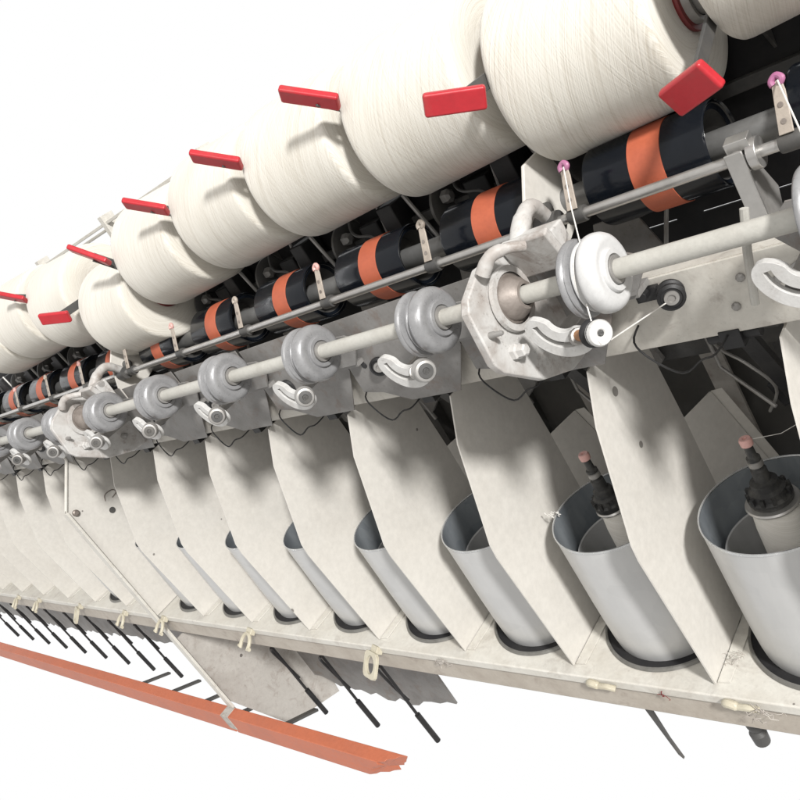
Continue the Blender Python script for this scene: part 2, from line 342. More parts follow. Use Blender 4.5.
# bobbins on the spindles inside the pots
def bobbin(k, full):
    X = -0.265 - P * k
    lab = ['white cotton bobbin under a black adapter in the rightmost pot', 'thin tan bobbin under a black adapter in the second pot from the right'][k] if k < 2 else \
        'bobbin hidden inside a grey pot behind a separator'
    t = thing('supply_bobbin', (X, 0.137, ZR + 0.05), lab, 'bobbin', 'bobbins standing in the pots')
    r = 0.0315 if full else 0.021
    b = BM(); add_lathe(b, [(0, 0.0), (r + .002, 0.002), (r + .003, 0.06), (r + .001, 0.150), (r - .002, 0.181), (0, 0.181)], axis=(0, 0, 1), seg=40, cap=False)
    obj('yarn', b, 'spindle_yarn', t)
    b = BM(); add_lathe(b, [(r - .004, 0.180), (r + .0025, 0.182), (r + .004, 0.1845), (r + .0025, 0.187), (r - .004, 0.188)], axis=(0, 0, 1), seg=40); obj('bobbin_rim', b, 'steel', t)
    e = 1.0 if full else 0.84
    b = BM(); add_lathe(b, [(0.027 * e, 0.187), (0.0285 * e, 0.190), (0.0290 * e, 0.196), (0.025 * e, 0.199), (0.0235 * e, 0.207), (0.0185 * e, 0.210), (0.0175 * e, 0.219), (0.0105, 0.222), (0.0100, 0.238), (0.0075, 0.240), (0.0065, 0.252),
                             (0.0088, 0.253), (0.0088, 0.257), (0.0062, 0.259), (0.0055, 0.276), (0, 0.276)], axis=(0, 0, 1), seg=36)
    ad = obj('adapter', b, 'adapter', t)
    b = BM(); add_lathe(b, [(0.0080, 0.243), (0.0095, 0.2445), (0.0092, 0.2505), (0.0070, 0.2520)], axis=(0, 0, 1), seg=20); obj('ring', b, 'grey_steel', ad)
    b = BM()
    for i in range(12):
        a = 2 * PI * i / 12; add_obb(b, (0.0255 * e * math.cos(a), 0.0255 * e * math.sin(a), 0.201), ((math.cos(a), math.sin(a), 0), (-math.sin(a), math.cos(a), 0), (0, 0, 1)), (0.003, 0.0025, 0.005))
    obj('lug_ring', b, 'adapter', ad)
    b = BM(); add_lathe(b, [(0.0068, 0.276), (0.0080, 0.277), (0.0085, 0.284), (0.0070, 0.2872), (0.0030, 0.2872), (0.0022, 0.284), (0, 0.2835)], axis=(0, 0, 1), seg=20); obj('eye_cap', b, 'pink', t)
for k in range(0, 2): bobbin(k, k == 0)

# ------------------------------------------------------------------ beam behind the shaft
bt = thing('support_beam', (0, 0.10, -0.105), 'long beige box beam running behind the roller shaft above the separators', 'beam')
b = BM(); add_box(b, (XL, 0.0, -0.044), (XR, 0.004, 0.044)); add_box(b, (XL, 0.004, 0.040), (XR, 0.085, 0.044)); add_box(b, (XL, 0.004, -0.044), (XR, 0.05, -0.040)); obj('channel', b, 'beam', bt, bevel=0.0012)
b = BM()
for i in range(22):
    x = 0.10 - i * 0.24
    for dx, dz in ((0, 0.008), (-0.05, -0.012), (-0.034, 0.02)):
        add_lathe(b, [(0.005, 0.0006), (0.005, -0.003), (0.003, -0.005), (0, -0.005)], (x + dx - 0.24, 0, dz), (0, 1, 0), 8)
    add_obb(b, (x - .215, -0.0005, 0.022), ((1, 0, 0.5), (0, 1, 0), (-.5, 0, 1)), (0.010, 0.001, 0.0018))
fs = obj('screws_and_slots', b, 'grey_steel', bt); fs.name = 'screw_row'; fs['kind'] = 'stuff'

# ------------------------------------------------------------------ roller shaft
b = BM(); add_lathe(b, [(0.0105, XL), (0.0105, 0.22)], axis=(1, 0, 0), seg=28)
tag(obj('roller_shaft', b, 'shaft'), 'long beige round shaft threaded through the grey grooved rollers', 'shaft')

# overfeed rollers (right face at the root)
def roller_profile():
    return [(0.0110, -0.004), (0.0150, -0.004), (0.0165, 0.0), (0.0215, 0.0), (0.0225, -0.0012), (0.0228, -0.004), (0.0245, -0.0045), (0.0300, -0.0025), (0.0350, -0.0035), (0.0390, -0.0065), (0.0412, -0.011), (0.0418, -0.0165),
            (0.0412, -0.0205), (0.0385, -0.0225), (0.0350, -0.0240), (0.0340, -0.0260), (0.0352, -0.0275), (0.0372, -0.0285), (0.0372, -0.0300)]
def flange_profile():
    return [(0.0345, -0.0302), (0.0345, -0.0325), (0.0375, -0.0336), (0.0402, -0.0345), (0.0408, -0.0362), (0.0398, -0.0374), (0.0408, -0.0386), (0.0420, -0.0400), (0.0420, -0.0430), (0.0405, -0.0452), (0.0330, -0.0465), (0.0200, -0.0465), (0.0110, -0.0455)]
def make_roller(X, lab, white):
    t = thing('feed_roller', (X, 0, 0), lab, 'roller', 'grooved rollers on the shaft')
    m = 'roller_white' if white else 'roller'
    b = BM(); add_lathe(b, roller_profile(), seg=72, cap=False); obj('dome', b, m, t, ang=50)
    b = BM(); add_lathe(b, flange_profile(), seg=72, cap=False); obj('flange', b, 'roller', t, ang=50)
    b = BM(); add_lathe(b, [(0.0348, -0.0240), (0.0335, -0.0262), (0.0355, -0.0282), (0.0355, -0.0303), (0.0337, -0.0318), (0.0352, -0.0330)], seg=60, cap=False); obj('groove', b, 'groove', t)
    b = BM(); add_lathe(b, [(0.0106, 0.0012), (0.0145, 0.0012), (0.0152, -0.001), (0.0152, -0.005), (0.0215, -0.0052)], seg=40, cap=False); obj('hub', b, 'grey_steel', t)
    return t
rw = make_roller(-P, 'white grooved roller with a thread round it, right of the big bearing bracket', True)
dup(rw, (-0.010, 0, 0), 'white grooved roller cut off by the right edge of the picture')
rg = make_roller(-2 * P, 'grey grooved roller just left of the big bearing bracket', False)
for k in range(3, 14):
    s = 'grey grooved roller, %s along the shaft' % ORD[k]
    dup(rg, (-P * k, 0, 0), s)

# crescent tension arm below each roller
def crescent_poly(cx, cz, ri, ro, a0, a1, n=20):
    pts = [(cx + ro * math.cos(a), cz + ro * math.sin(a)) for a in (a0 + (a1 - a0) * i / n for i in range(n + 1))]
    e = [(cx + (ri + ro) / 2 * math.cos(a1) + (ro - ri) / 2 * math.cos(a1 + PI * j / 6), cz + (ri + ro) / 2 * math.sin(a1) + (ro - ri) / 2 * math.sin(a1 + PI * j / 6)) for j in range(1, 6)]
    pts2 = [(cx + ri * math.cos(a), cz + ri * math.sin(a)) for a in (a1 + (a0 - a1) * i / n for i in range(n + 1))]
    s = [(cx + (ri + ro) / 2 * math.cos(a0) + (ro - ri) / 2 * math.cos(a0 + PI + PI * j / 6), cz + (ri + ro) / 2 * math.sin(a0) + (ro - ri) / 2 * math.sin(a0 + PI + PI * j / 6)) for j in range(1, 6)]
    return pts + e + pts2 + s
def make_arm(X, lab):
    # root at the roller's right face on the shaft axis
    t = thing('thread_tensioner', (X, 0, 0), lab, 'arm', 'slotted thread arms below the rollers')
    cx, cz = -0.066, -0.022
    b = BM()
    a0, a1 = math.radians(170), math.radians(318)
    n = 44; ri, ro = 0.017, 0.0475; rm = (ri + ro) / 2; A = []
    for d in (-0.0345, -0.026):
        rows = []
        for i in range(n + 1):
            u = i / n; e = min(u, 1 - u) * (a1 - a0) * rm / ((ro - ri) / 2); e = min(e, 1.0)
            hw_ = max((ro - ri) / 2 * math.sqrt(max(0.0, 1 - (1 - e) ** 2)), 0.0012)
            sl = min(0.0034, hw_ * 0.4); aa = a0 + (a1 - a0) * u
            rows.append([b.verts.new((cx + r * math.cos(aa), d, cz + r * math.sin(aa))) for r in (rm - hw_, rm - sl, rm + sl, rm + hw_)])
        A.append(rows)
    s0, s1 = 5, n - 7
    for i in range(n):
        for c_ in range(3):
            if c_ == 1 and s0 <= i < s1: continue
            for rows in A: b.faces.new((rows[i][c_], rows[i + 1][c_], rows[i + 1][c_ + 1], rows[i][c_ + 1]))
        for c_ in (0, 3): b.faces.new((A[0][i][c_], A[0][i + 1][c_], A[1][i + 1][c_], A[1][i][c_]))
        if s0 <= i < s1:
            for c_ in (1, 2): b.faces.new((A[0][i][c_], A[0][i + 1][c_], A[1][i + 1][c_], A[1][i][c_]))
    for i in (0, n):
        for c_ in range(3): b.faces.new((A[0][i][c_], A[0][i][c_ + 1], A[1][i][c_ + 1], A[1][i][c_]))
    for i in (s0, s1): b.faces.new((A[0][i][1], A[0][i][2], A[1][i][2], A[1][i][1]))
    obj('crescent', b, 'white_plastic', t, bevel=0.0014)
    b = BM(); add_prism(b, [(-0.118, -0.022), (-0.095, -0.066), (-0.052, -0.069), (-0.020, -0.048), (-0.008, 0.018), (-0.05, 0.03)][0:0] +
                        [(-0.125, -0.03), (-0.10, -0.060), (-0.03, -0.060), (0.0, -0.02), (-0.02, -0.01), (-0.10, -0.005)], 0.062, 0.065, 'XZ')
    if lab.find('white pulley') < 0:
        b2 = BM(); add_prism(b2, [(-0.072, 0.010), (0.158, 0.014), (0.166, -0.075), (0.120, -0.147), (0.020, -0.1475), (-0.030, -0.125), (-0.072, -0.118)], 0.080, 0.0815, 'XZ'); obj('shield', b2, 'grey_sheet', t)
    add_box(b, (-0.10, 0.065, -0.065), (-0.03, 0.099, -0.058)); obj('mount', b, 'grey_sheet', t)
    b = BM(); add_tube(b, [(-0.088, 0.062, -0.050), (-0.088, -0.024, -0.052)], 0.007, 10); obj('stud', b, 'grey_steel', t)
    b = BM(); add_tube(b, [(-0.060, -0.024, -0.050), (-0.052, -0.038, -0.0455), (-0.046, -0.043, -0.0425)], [0.0095, 0.0095, 0.0085], 12); obj('clamp_nut', b, 'grey_steel', t)
    b = BM(); add_tube(b, [(-0.048, -0.041, -0.043), (-0.018, -0.056, -0.036)], 0.0062, 12); obj('pin', b, 'rust', t)
    d = Vector((0.030, -0.020, 0.006)).normalized(); o = Vector((-0.024, -0.053, -0.0375))
    b = BM(); add_lathe(b, [(0.004, 0), (0.0130, 0), (0.0148, 0.003), (0.0130, 0.006), (0.009, 0.0085), (0.009, 0.0125), (0.0130, 0.0150), (0.0140, 0.0175), (0.0125, 0.020), (0.006, 0.0215)], o, d, 32); pl = obj('pulley', b, 'grey_steel' if lab.find('white pulley') < 0 else 'black', t)
    b = BM(); add_lathe(b, [(0.0128, 0.0128), (0.0136, 0.0150), (0.0136, 0.0195), (0.0120, 0.0222), (0.0045, 0.0225), (0.0035, 0.0215), (0, 0.0215)] if lab.find('white pulley') >= 0 else [(0.0095, 0.0205), (0.009, 0.0222), (0.0045, 0.0225), (0.0035, 0.0215), (0, 0.0215)], o, d, 28)
    obj('pulley_cap', b, 'white_plastic' if lab.find('white pulley') >= 0 else 'dark_grey', pl)
    return t
aw = make_arm(-P, 'white slotted arm with rusty pin and white pulley, below the threaded roller')
dup(aw, (0.006, 0, 0), 'white slotted arm with rusty pin, cut by the right edge')
ag = make_arm(-2 * P, 'white slotted arm with dark pulley, just left of the big bearing bracket')
for k in range(3, 14): dup(ag, (-P * k, 0, 0), 'white slotted arm with dark pulley below the roller, %s' % ORD[k])

# small black pulleys on the beam
def make_beam_pulley(X, lab):
    t = thing('beam_pulley', (X, 0.10, -0.078), lab, 'pulley', 'black pulleys bolted to the beam')
    d = (0.45, -1, 0.0)
    b = BM(); add_lathe(b, [(0.003, -0.008), (0.010, -0.003), (0.0130, 0.010), (0.0155, 0.012), (0.0155, 0.016), (0.0105, 0.019), (0.0105, 0.022), (0.0155, 0.025), (0.0155, 0.029), (0.0120, 0.031), (0.0115, 0.0295), (0.0085, 0.0295)], (0, 0, 0), d, 32); obj('wheel', b, 'black', t)
    b = BM(); add_lathe(b, [(0.0085, 0.0296), (0.008, 0.0318), (0.0045, 0.0318), (0.004, 0.0300), (0, 0.0300)], (0, 0, 0), d, 24); obj('cap', b, 'grey_steel', t)
    b = BM(); add_box(b, (-0.038, -0.010, -0.006), (-0.010, -0.0005, 0.010)); add_lathe(b, [(0.006, 0), (0.006, 0.012), (0, 0.012)], (-0.024, -0.009, 0.006), (0, -1, 0), 10); obj('bracket', b, 'black', t, bevel=0.001)
    return t
p0 = make_beam_pulley(-0.252, 'black grooved pulley on the beam, right of the white threaded roller')
for k in range(1, 14): dup(p0, (-0.252 - P * k, 0.10, -0.078), 'black grooved pulley on the beam, %s' % ORD[k])

# bent wire guides below the beam
def make_wire(X, lab):
    t = thing('wire_guide', (X, 0.08, -0.15), lab, 'wire', 'bent black wire guides below the beam')
    b = BM(); add_tube(b, smooth_path([(0.03, 0.03, 0.002), (0.022, -0.01, -0.004), (0.010, -0.022, -0.002), (-0.012, -0.030, -0.010), (-0.046, -0.02, 0.008), (-0.065, -0.008, 0.028), (-0.068, 0.025, 0.035)], 4), 0.0013, 8); obj('wire', b, 'black', t)
    b = BM(); add_box(b, (0.018, 0.018, -0.018), (0.042, 0.044, 0.0055)); add_lathe(b, [(0.008, -0.03), (0.008, 0.03)], (0.03, 0.032, -0.006), (1, 0, 0), 12); obj('pivot', b, 'black', t, bevel=0.001)
    b = BM(); add_obb(b, (0.030, 0.085, -0.085), ((1, 0, 0), (0, 0.45, -0.9), (0, 0.9, 0.45)), (0.011, 0.105, 0.005)); obj('lever', b, 'black', t, bevel=0.001)
    return t
w0 = make_wire(-0.48, 'bent black wire guide under the big bearing bracket')
dup(w0, (-0.24, 0.08, -0.15), 'bent black wire guide at the far right under the beam')
for k in range(2, 13): dup(w0, (-0.24 - P * k, 0.08, -0.15), 'bent black wire guide under the beam, %s' % ORD[k])

# ------------------------------------------------------------------ bearing brackets (two)
def make_bracket(X, lab):
    t = thing('bearing_bracket', (X, 0, 0), lab, 'bracket')
    out = [(-0.060, 0.036), (-0.071, 0.024), (-0.074, -0.040), (-0.066, -0.056), (-0.012, -0.103), (0.045, -0.128), (0.098, -0.130), (0.098, -0.062), (0.066, -0.02), (0.060, 0.026), (0.035, 0.046), (-0.02, 0.052)]
    b = BM(); add_prism(b, out, -0.006, 0.006); obj('plate', b, 'white_cast', t, bevel=0.0025)
    b = BM(); add_lathe(b, [(0.012, 0.030), (0.016, 0.030), (0.018, 0.027), (0.022, 0.022), (0.0265, 0.012), (0.029, 0.0115), (0.0295, 0.0062)], axis=(1, 0, 0), seg=40, cap=False); obj('bearing', b, 'brown_metal', t)
    b = BM(); add_lathe(b, [(0.0296, 0.0062), (0.036, 0.0062), (0.0385, 0.009), (0.0375, 0.0135), (0.0300, 0.0135)], axis=(1, 0, 0), seg=40, cap=False); obj('housing', b, 'white_cast', t)
    for y, z, r in ((-0.036, -0.048, 0.010), (-0.058, -0.012, 0.004), (0.045, -0.085, 0.007), (0.036, 0.030, 0.007)):
        b = BM(); add_lathe(b, [(r, 0.0058), (r, 0.012), (r * .8, 0.014), (r * .75, 0.022), (r * .55, 0.024), (0, 0.024)], (0, y, z), (1, 0, 0), 6 if r > .006 else 12); obj('bolt', b, 'white_cast' if r > .009 else 'grey_steel', t)
    b = BM(); add_obb(b, (0.040, 0.035, 0.030), ((1, 0, 0), (0, 1, 0.35), (0, -0.35, 1)), (0.032, 0.006, 0.026)); add_box(b, (0.008, 0.038, 0.006), (0.070, 0.066, 0.050)); obj('box_lug', b, 'white_cast', t, bevel=0.003)
    b = BM(); add_tube(b, smooth_path([(0.012, -0.028, 0.046), (0.026, -0.018, 0.060), (0.040, -0.004, 0.058), (0.050, 0.01, 0.050)], 5), [0.0085] * 4 + [0.0075] * 5 + [0.0062] * 7, 12); obj('clamp_lug', b, 'white_cast', t)
    b = BM(); add_tube(b, smooth_path([(0.010, 0.045, 0.030), (0.012, 0.075, 0.055), (0.010, 0.108, 0.062), (0.006, 0.132, 0.042), (0.002, 0.142, 0.026)], 6), [0.0115] * 8 + [0.010] * 8 + [0.0088] * 9, 14); obj('rod_arm', b, 'white_cast', t)
    b = BM(); add_lathe(b, [(0.0085, -0.016), (0.014, -0.016), (0.0145, -0.012), (0.0145, 0.012), (0.014, 0.016), (0.0085, 0.016)], (0.002, 0.14, 0.0245), (1, 0, 0), 24); obj('rod_clamp', b, 'dark_grey', t)
    b = BM(); add_prism(b, [(0.135, 0.060), (0.170, 0.098), (0.225, 0.100), (0.245, 0.05), (0.215, -0.01), (0.16, -0.03), (0.11, -0.06), (0.105, -0.02)], -0.018, -0.013); obj('drum_bearing_plate', b, 'beige', t, bevel=0.0015)
    b = BM(); add_lathe(b, [(0.011, -0.0135), (0.011, -0.006), (0.006, -0.004), (0, -0.004)], (0, 0.165, 0.035), (1, 0, 0), 16); obj('plug', b, 'dark_grey', t)
    return t
make_bracket(-0.384, 'large white bearing bracket gripping the shaft, left of the threaded roller')
b2 = make_bracket(-1.584, 'distant white bearing bracket on the shaft above the frame leg')

# steel rod clamp near the right edge
t = thing('rod_support', (-0.145, 0.14, 0.0245), 'scratched steel support clamped to the guide rod near the right edge', 'bracket')
b = BM(); add_lathe(b, [(0.0085, -0.007), (0.0150, -0.007), (0.0155, 0.005), (0.0150, 0.007), (0.0085, 0.007)], (0, 0, 0), (1, 0, 0), 24); add_lathe(b, [(0.0085, 0.010), (0.0165, 0.010), (0.0165, 0.020), (0.0085, 0.020)], (0, 0, 0), (1, 0, 0), 24)
add_obb(b, (0.004, -0.004, 0.017), ((1, 0, 0), (0, 1, .2), (0, -.2, 1)), (0.012, 0.008, 0.006)); obj('clamp', b, 'steel', t, bevel=0.001)
b = BM(); add_prism(b, [(-0.016, 0.01), (0.012, 0.008), (0.060, -0.060), (0.050, -0.085), (0.012, -0.085), (-0.012, -0.05)], -0.002, 0.002); obj('web', b, 'grey_steel', t)
b = BM(); add_prism(b, [(-0.019, 0.012), (-0.015, 0.012), (-0.007, -0.085), (-0.013, -0.085)], -0.009, 0.009); obj('edge', b, 'steel', t, bevel=0.001)

# ------------------------------------------------------------------ guide rod and yarn guides
b = BM(); add_lathe(b, [(0.0062, XL), (0.0062, 0.12)], (0, 0.14, 0.0245), (1, 0, 0), 24)
tag(obj('guide_rod', b, 'steel'), 'thin bright steel rod running in front of the black drums', 'rod')
def make_guide(X, lab, tip):
    t = thing('yarn_guide', (X, 0.14, 0.0245), lab, 'guide', 'upright yarn guides on the steel rod', rot=(math.radians(-26), 0, 0))
    b = BM(); add_lathe(b, [(0.0063, -0.011), (0.0095, -0.011), (0.0102, -0.008), (0.0102, 0.008), (0.0095, 0.011), (0.0063, 0.011)], (0, 0, 0), (1, 0, 0), 20); obj('clip', b, 'dark_grey', t)
    b = BM(); add_prism(b, [(-0.0075, 0.006), (0.0065, 0.006), (0.0062, 0.046), (0.0045, 0.056), (-0.0005, 0.058), (-0.0055, 0.052)], -0.0112, -0.0088, 'XZ'); bl = obj('blade', b, 'tan_ceramic' if tip != 'grey' else 'grey_steel', t, bevel=0.0008)
    b = BM()
    for z in (0.018, 0.034): add_lathe(b, [(0.0028, 0), (0.0028, 0.0006), (0.0018, 0.0007), (0, 0.0003)], (-0.0005, -0.0112, z), (0, -1, 0), 12)
    obj('rivet', b, 'brown_metal', bl)
    b = BM(); add_tube(b, smooth_path([(-0.004, -0.010, 0.053), (-0.005, -0.010, 0.058), (0.000, -0.010, 0.062), (0.005, -0.011, 0.058), (0.0025, -0.010, 0.054)], 5), 0.0034, 10); obj('eye', b, {'magenta': 'magenta', 'pink': 'pink'}.get(tip, 'tan_ceramic'), t)
    return t
gm = make_guide(-0.34, 'yarn guide with magenta eye, carrying the white thread above the white roller', 'magenta')
dup(gm, (-0.095, 0.14, 0.0245), 'yarn guide with magenta eye near the right edge')
gt = make_guide(-0.34 - P, 'yarn guide with tan tip on the rod, third from the right', 'tan')
gp = make_guide(-0.34 - 2 * P, 'yarn guide with pink tip on the rod, fourth from the right', 'pink')
for k in range(3, 14): dup(gt if k % 2 else gp, (-0.34 - P * k + random.uniform(-.012, .012), 0.14, 0.0245), '%s tipped yarn guide on the rod, %s' % ('tan' if k % 2 else 'pink', ORD[k + 1]))

# ------------------------------------------------------------------ friction drums
DY, DZ = 0.222, 0.0235
b = BM(); add_lathe(b, [(0.0165, XL), (0.0165, 0.15)], (0, DY, DZ), (1, 0, 0), 28)
tag(obj('drum_shaft', b, 'drum_axle'), 'thick grey shaft joining the black drums behind the guide rod', 'shaft')
def make_drum(X, lab):
    t = thing('friction_drum', (X, DY, DZ), lab, 'drum', 'black drums with orange bands')
    b = BM(); add_lathe(b, [(0.040, 0.066), (0.0475, 0.069), (0.0490, 0.072), (0.0497, 0.071), (0.0500, 0.068), (0.0500, -0.079), (0.0490, -0.082), (0.044, -0.083), (0.042, -0.077)], seg=72, cap=False); obj('drum_shell', b, 'drum_black', t)
    b = BM(); add_lathe(b, [(0.0460, 0.0700), (0.0440, 0.062), (0.0400, 0.030), (0.0170, 0.028)], seg=60, cap=False); obj('hollow', b, 'dark_grey', t)
    b = BM(); add_lathe(b, [(0.042, -0.078), (0.040, -0.040), (0.017, -0.038)], seg=60, cap=False); obj('hollow', b, 'dark_grey', t)
    b = BM(); add_lathe(b, [(0.0499, 0.0205), (0.0508, 0.0202), (0.0509, 0.0), (0.0508, -0.0202), (0.0499, -0.0205)], seg=72, cap=False); obj('band', b, 'band_orange', t)
    return t
d0 = make_drum(-0.259 + P, 'black drum at the far right corner, mostly hidden by the rod')
names = ['black drum with orange band under the rightmost cone', 'black drum with orange band, second from the bare right corner drum']
for k in range(1, 16):
    dup(d0, (-0.259 - P * (k - 1), DY, DZ), 'black drum with orange band, %s' % ORD[k] if k < len(ORD) else 'far black drum')

# black cover behind the drums, with a row of slots
t = thing('drum_cover', (0, 0.33, -0.05), 'long black sheet cover behind the drums with a row of thin slots', 'cover')
b = BM()
add_box(b, (XL, -0.002, 0.0), (XR, 0.002, 0.168))
zs0, zs1 = -0.0340, -0.0322           # slot band
add_box(b, (XL, -0.002, -0.125), (XR, 0.002, zs0))
add_box(b, (XL, -0.002, zs1), (XR, 0.002, 0.0))
x = XL
while x < XR:
    add_box(b, (x, -0.0019, zs0), (x + random.uniform(0.020, 0.055), 0.0019, zs1)); x += random.choice((0.075, 0.11, 0.16))
obj('sheet', b, 'cover_black', t)
b = BM(); add_box(b, (XL, -0.055, 0.055), (XR, -0.045, 0.062)); add_box(b, (XL, -0.03, 0.10), (XR, -0.015, 0.115)); obj('guide_bar', b, 'dark_grey', t, bevel=0.001)

# traverse mechanism of each head: disc, cranked wire, block
def make_trav(X, lab):
    t = thing('cradle_pivot', (X, 0.30, 0.05), lab, 'mechanism', 'dark cradle mechanisms behind the drums')
    b = BM(); add_lathe(b, [(0.0, -0.006), (0.040, -0.006), (0.046, -0.002), (0.046, 0.004), (0.038, 0.006), (0.020, 0.004), (0, 0.004)], (0, 0, 0.01), (1, -0.15, 0), 40); obj('disc', b, 'dark_grey', t)
    b = BM(); add_lathe(b, [(0.011, 0.004), (0.011, 0.016), (0.006, 0.02), (0, 0.02)], (0.003, -0.018, 0.028), (1, -0.1, 0), 6); obj('bolt', b, 'grey_steel', t)
    b = BM(); add_tube(b, smooth_path([(0.055, -0.02, 0.075), (0.045, -0.03, 0.045), (0.060, -0.04, 0.030), (0.095, -0.045, 0.020), (0.11, -0.04, -0.01)], 5), 0.0025, 8); obj('crank_wire', b, 'dark_grey', t)
    b = BM(); add_box(b, (0.115, -0.03, -0.02), (0.150, 0.02, 0.055)); obj('block', b, 'black', t, bevel=0.003)
    b = BM(); add_prism(b, [(0.00, -0.075), (0.06, -0.075), (0.085, -0.150), (0.03, -0.165), (-0.02, -0.13)], -0.06, -0.057, 'XZ'); obj('skirt', b, 'grey_sheet', t)
    b = BM(); add_tube(b, [(0.10, -0.05, -0.08), (0.075, -0.07, -0.155)], 0.003, 8); obj('stay', b, 'grey_steel', t)
    b = BM(); add_box(b, (0.040, -0.01, -0.03), (0.085, 0.02, 0.035)); obj('block', b, 'black', t, bevel=0.003)
    b = BM(); add_tube(b, [(0.100, -0.02, -0.03), (0.118, -0.02, 0.08)], 0.003, 8); obj('link', b, 'grey_steel', t)
    b = BM(); add_tube(b, [(-0.03, -0.03, -0.03), (-0.055, -0.03, 0.06)], 0.0035, 8); obj('link', b, 'grey_steel', t)
    return t
tr0 = make_trav(-0.39, 'dark cradle mechanism behind the drums, at the right end of the row')
for k in range(1, 13): dup(tr0, (-0.39 - P * k, 0.30, 0.05), 'dark cradle mechanism behind the drums, %s' % ORD[k])

# ------------------------------------------------------------------ yarn cones and their cradles
cones = {1: (0.256, 0.178), 2: (0.262, 0.209), 3: (0.263, 0.218), 4: (0.266, 0.222), 5: (0.256, 0.210), 6: (0.238, 0.142), 7: (0.250, 0.208), 8: (0.245, 0.226), 9: (0.25, 0.215), 0: (0.262, 0.222)}
def cone_bm(rl, rr):
    prof = [(0.030, -0.098), (0.034, -0.1005)]
    prof += [(rl - 0.030, -0.1005), (rl - 0.009, -0.0998), (rl - 0.0035, -0.0975), (rl - 0.0006, -0.0935), (rl, -0.0880)]
    for i in range(1, 8):
        f = i / 8; prof.append((rl + (rr - rl) * f, -0.088 + 0.176 * f))
    prof += [(rr, 0.088), (rr - 0.0010, 0.0930), (rr - 0.0040, 0.0965), (rr - 0.010, 0.0985), (rr - 0.035, 0.0995), (0.034, 0.0985), (0.030, 0.096)]
    b = BM(); add_lathe(b, prof, seg=96, cap=False); return b
labs = {0: 'cream yarn cone cut off at the top right corner', 1: 'rightmost large cream yarn cone, resting on its black drum', 2: 'large cream yarn cone with low red handle and bright light patch',
        3: 'cream yarn cone, third large one from the right, above the fourth roller', 4: 'cream yarn cone, fourth from the right, under a tilted red handle',
        5: 'cream yarn cone just above the lowered cone', 6: 'lowered cream yarn cone sunk down against its drum', 7: 'cream yarn cone just left of the lowered cone, with grey tube end',
        8: 'cream yarn cone touching the left edge, below a red handle', 9: 'cream yarn cone outside the left edge behind the others'}
c0 = None
for k in (1, 2, 3, 4, 5, 6, 7, 8, 0, 9):
    y, z = cones[k]; X = -0.280 - P * (k - 1)
    if c0 is None:
        c0 = thing('yarn_cone', (X, y, z), labs[k], 'yarn cone', 'cream yarn cones in a row')
        obj('yarn', cone_bm(0.112, 0.1045), 'cream_yarn', c0, ang=60)
        b = BM(); add_lathe(b, [(0.026, 0.112), (0.031, 0.112), (0.032, 0.110), (0.032, -0.106), (0.029, -0.108), (0.026, -0.106)], seg=40, cap=False); tb = obj('tube', b, 'grey_steel', c0)
        b = BM(); add_lathe(b, [(0.0322, 0.0975), (0.0375, 0.0985), (0.0385, 0.1010), (0.0375, 0.1035), (0.0322, 0.1040)], seg=40, cap=False); obj('tube_collar', b, 'maroon', tb)
    else: dup(c0, (X, y, z), labs[k])
    # each turned round its axis by its own amount
for i, o in enumerate([o for o in COL.objects if o.name.startswith('yarn_cone')]): o.rotation_euler = (random.uniform(-.5, .5), 0, math.radians(random.uniform(-0.8, 0.8)))

# handle tip / end relative to (arm x, cone y, cone z)
HS = {0: ('up',), 1: ('down',), 2: ('mid',), 3: ('up',), 4: ('up',), 5: ('up',), 6: ('up6',), 7: ('mid',), 8: ('up',), 9: ('up',)}
TIP = {'up': ((-0.020, 0.124, 0.322), (0.040, 0.152, 0.273)), 'up6': ((-0.020, 0.110, 0.311), (0.040, 0.130, 0.250)), 'mid': ((-0.020, 0.074, 0.222), (0.036, 0.108, 0.196)), 'down': ((-0.020, 0.108, 0.109), (0.034, 0.090, 0.124))}
hl = {1: 'red handled cradle arm hanging low over the right end of the rightmost drum', 2: 'cradle arm with level red handle in front of the second cone from the right',
      3: 'cradle arm with tilted red handle over the third cone from the right', 4: 'cradle arm with tilted red handle over the fourth cone from the right', 5: 'cradle arm with tilted red handle over the fifth cone from the right',
      6: 'cradle arm with red handle raised above the lowered cone', 7: 'cradle arm with low red handle left of the lowered cone', 8: 'cradle arm with red handle at the left edge of the picture',
      0: 'cradle arm outside the top right corner', 9: 'cradle arm beyond the left edge'}
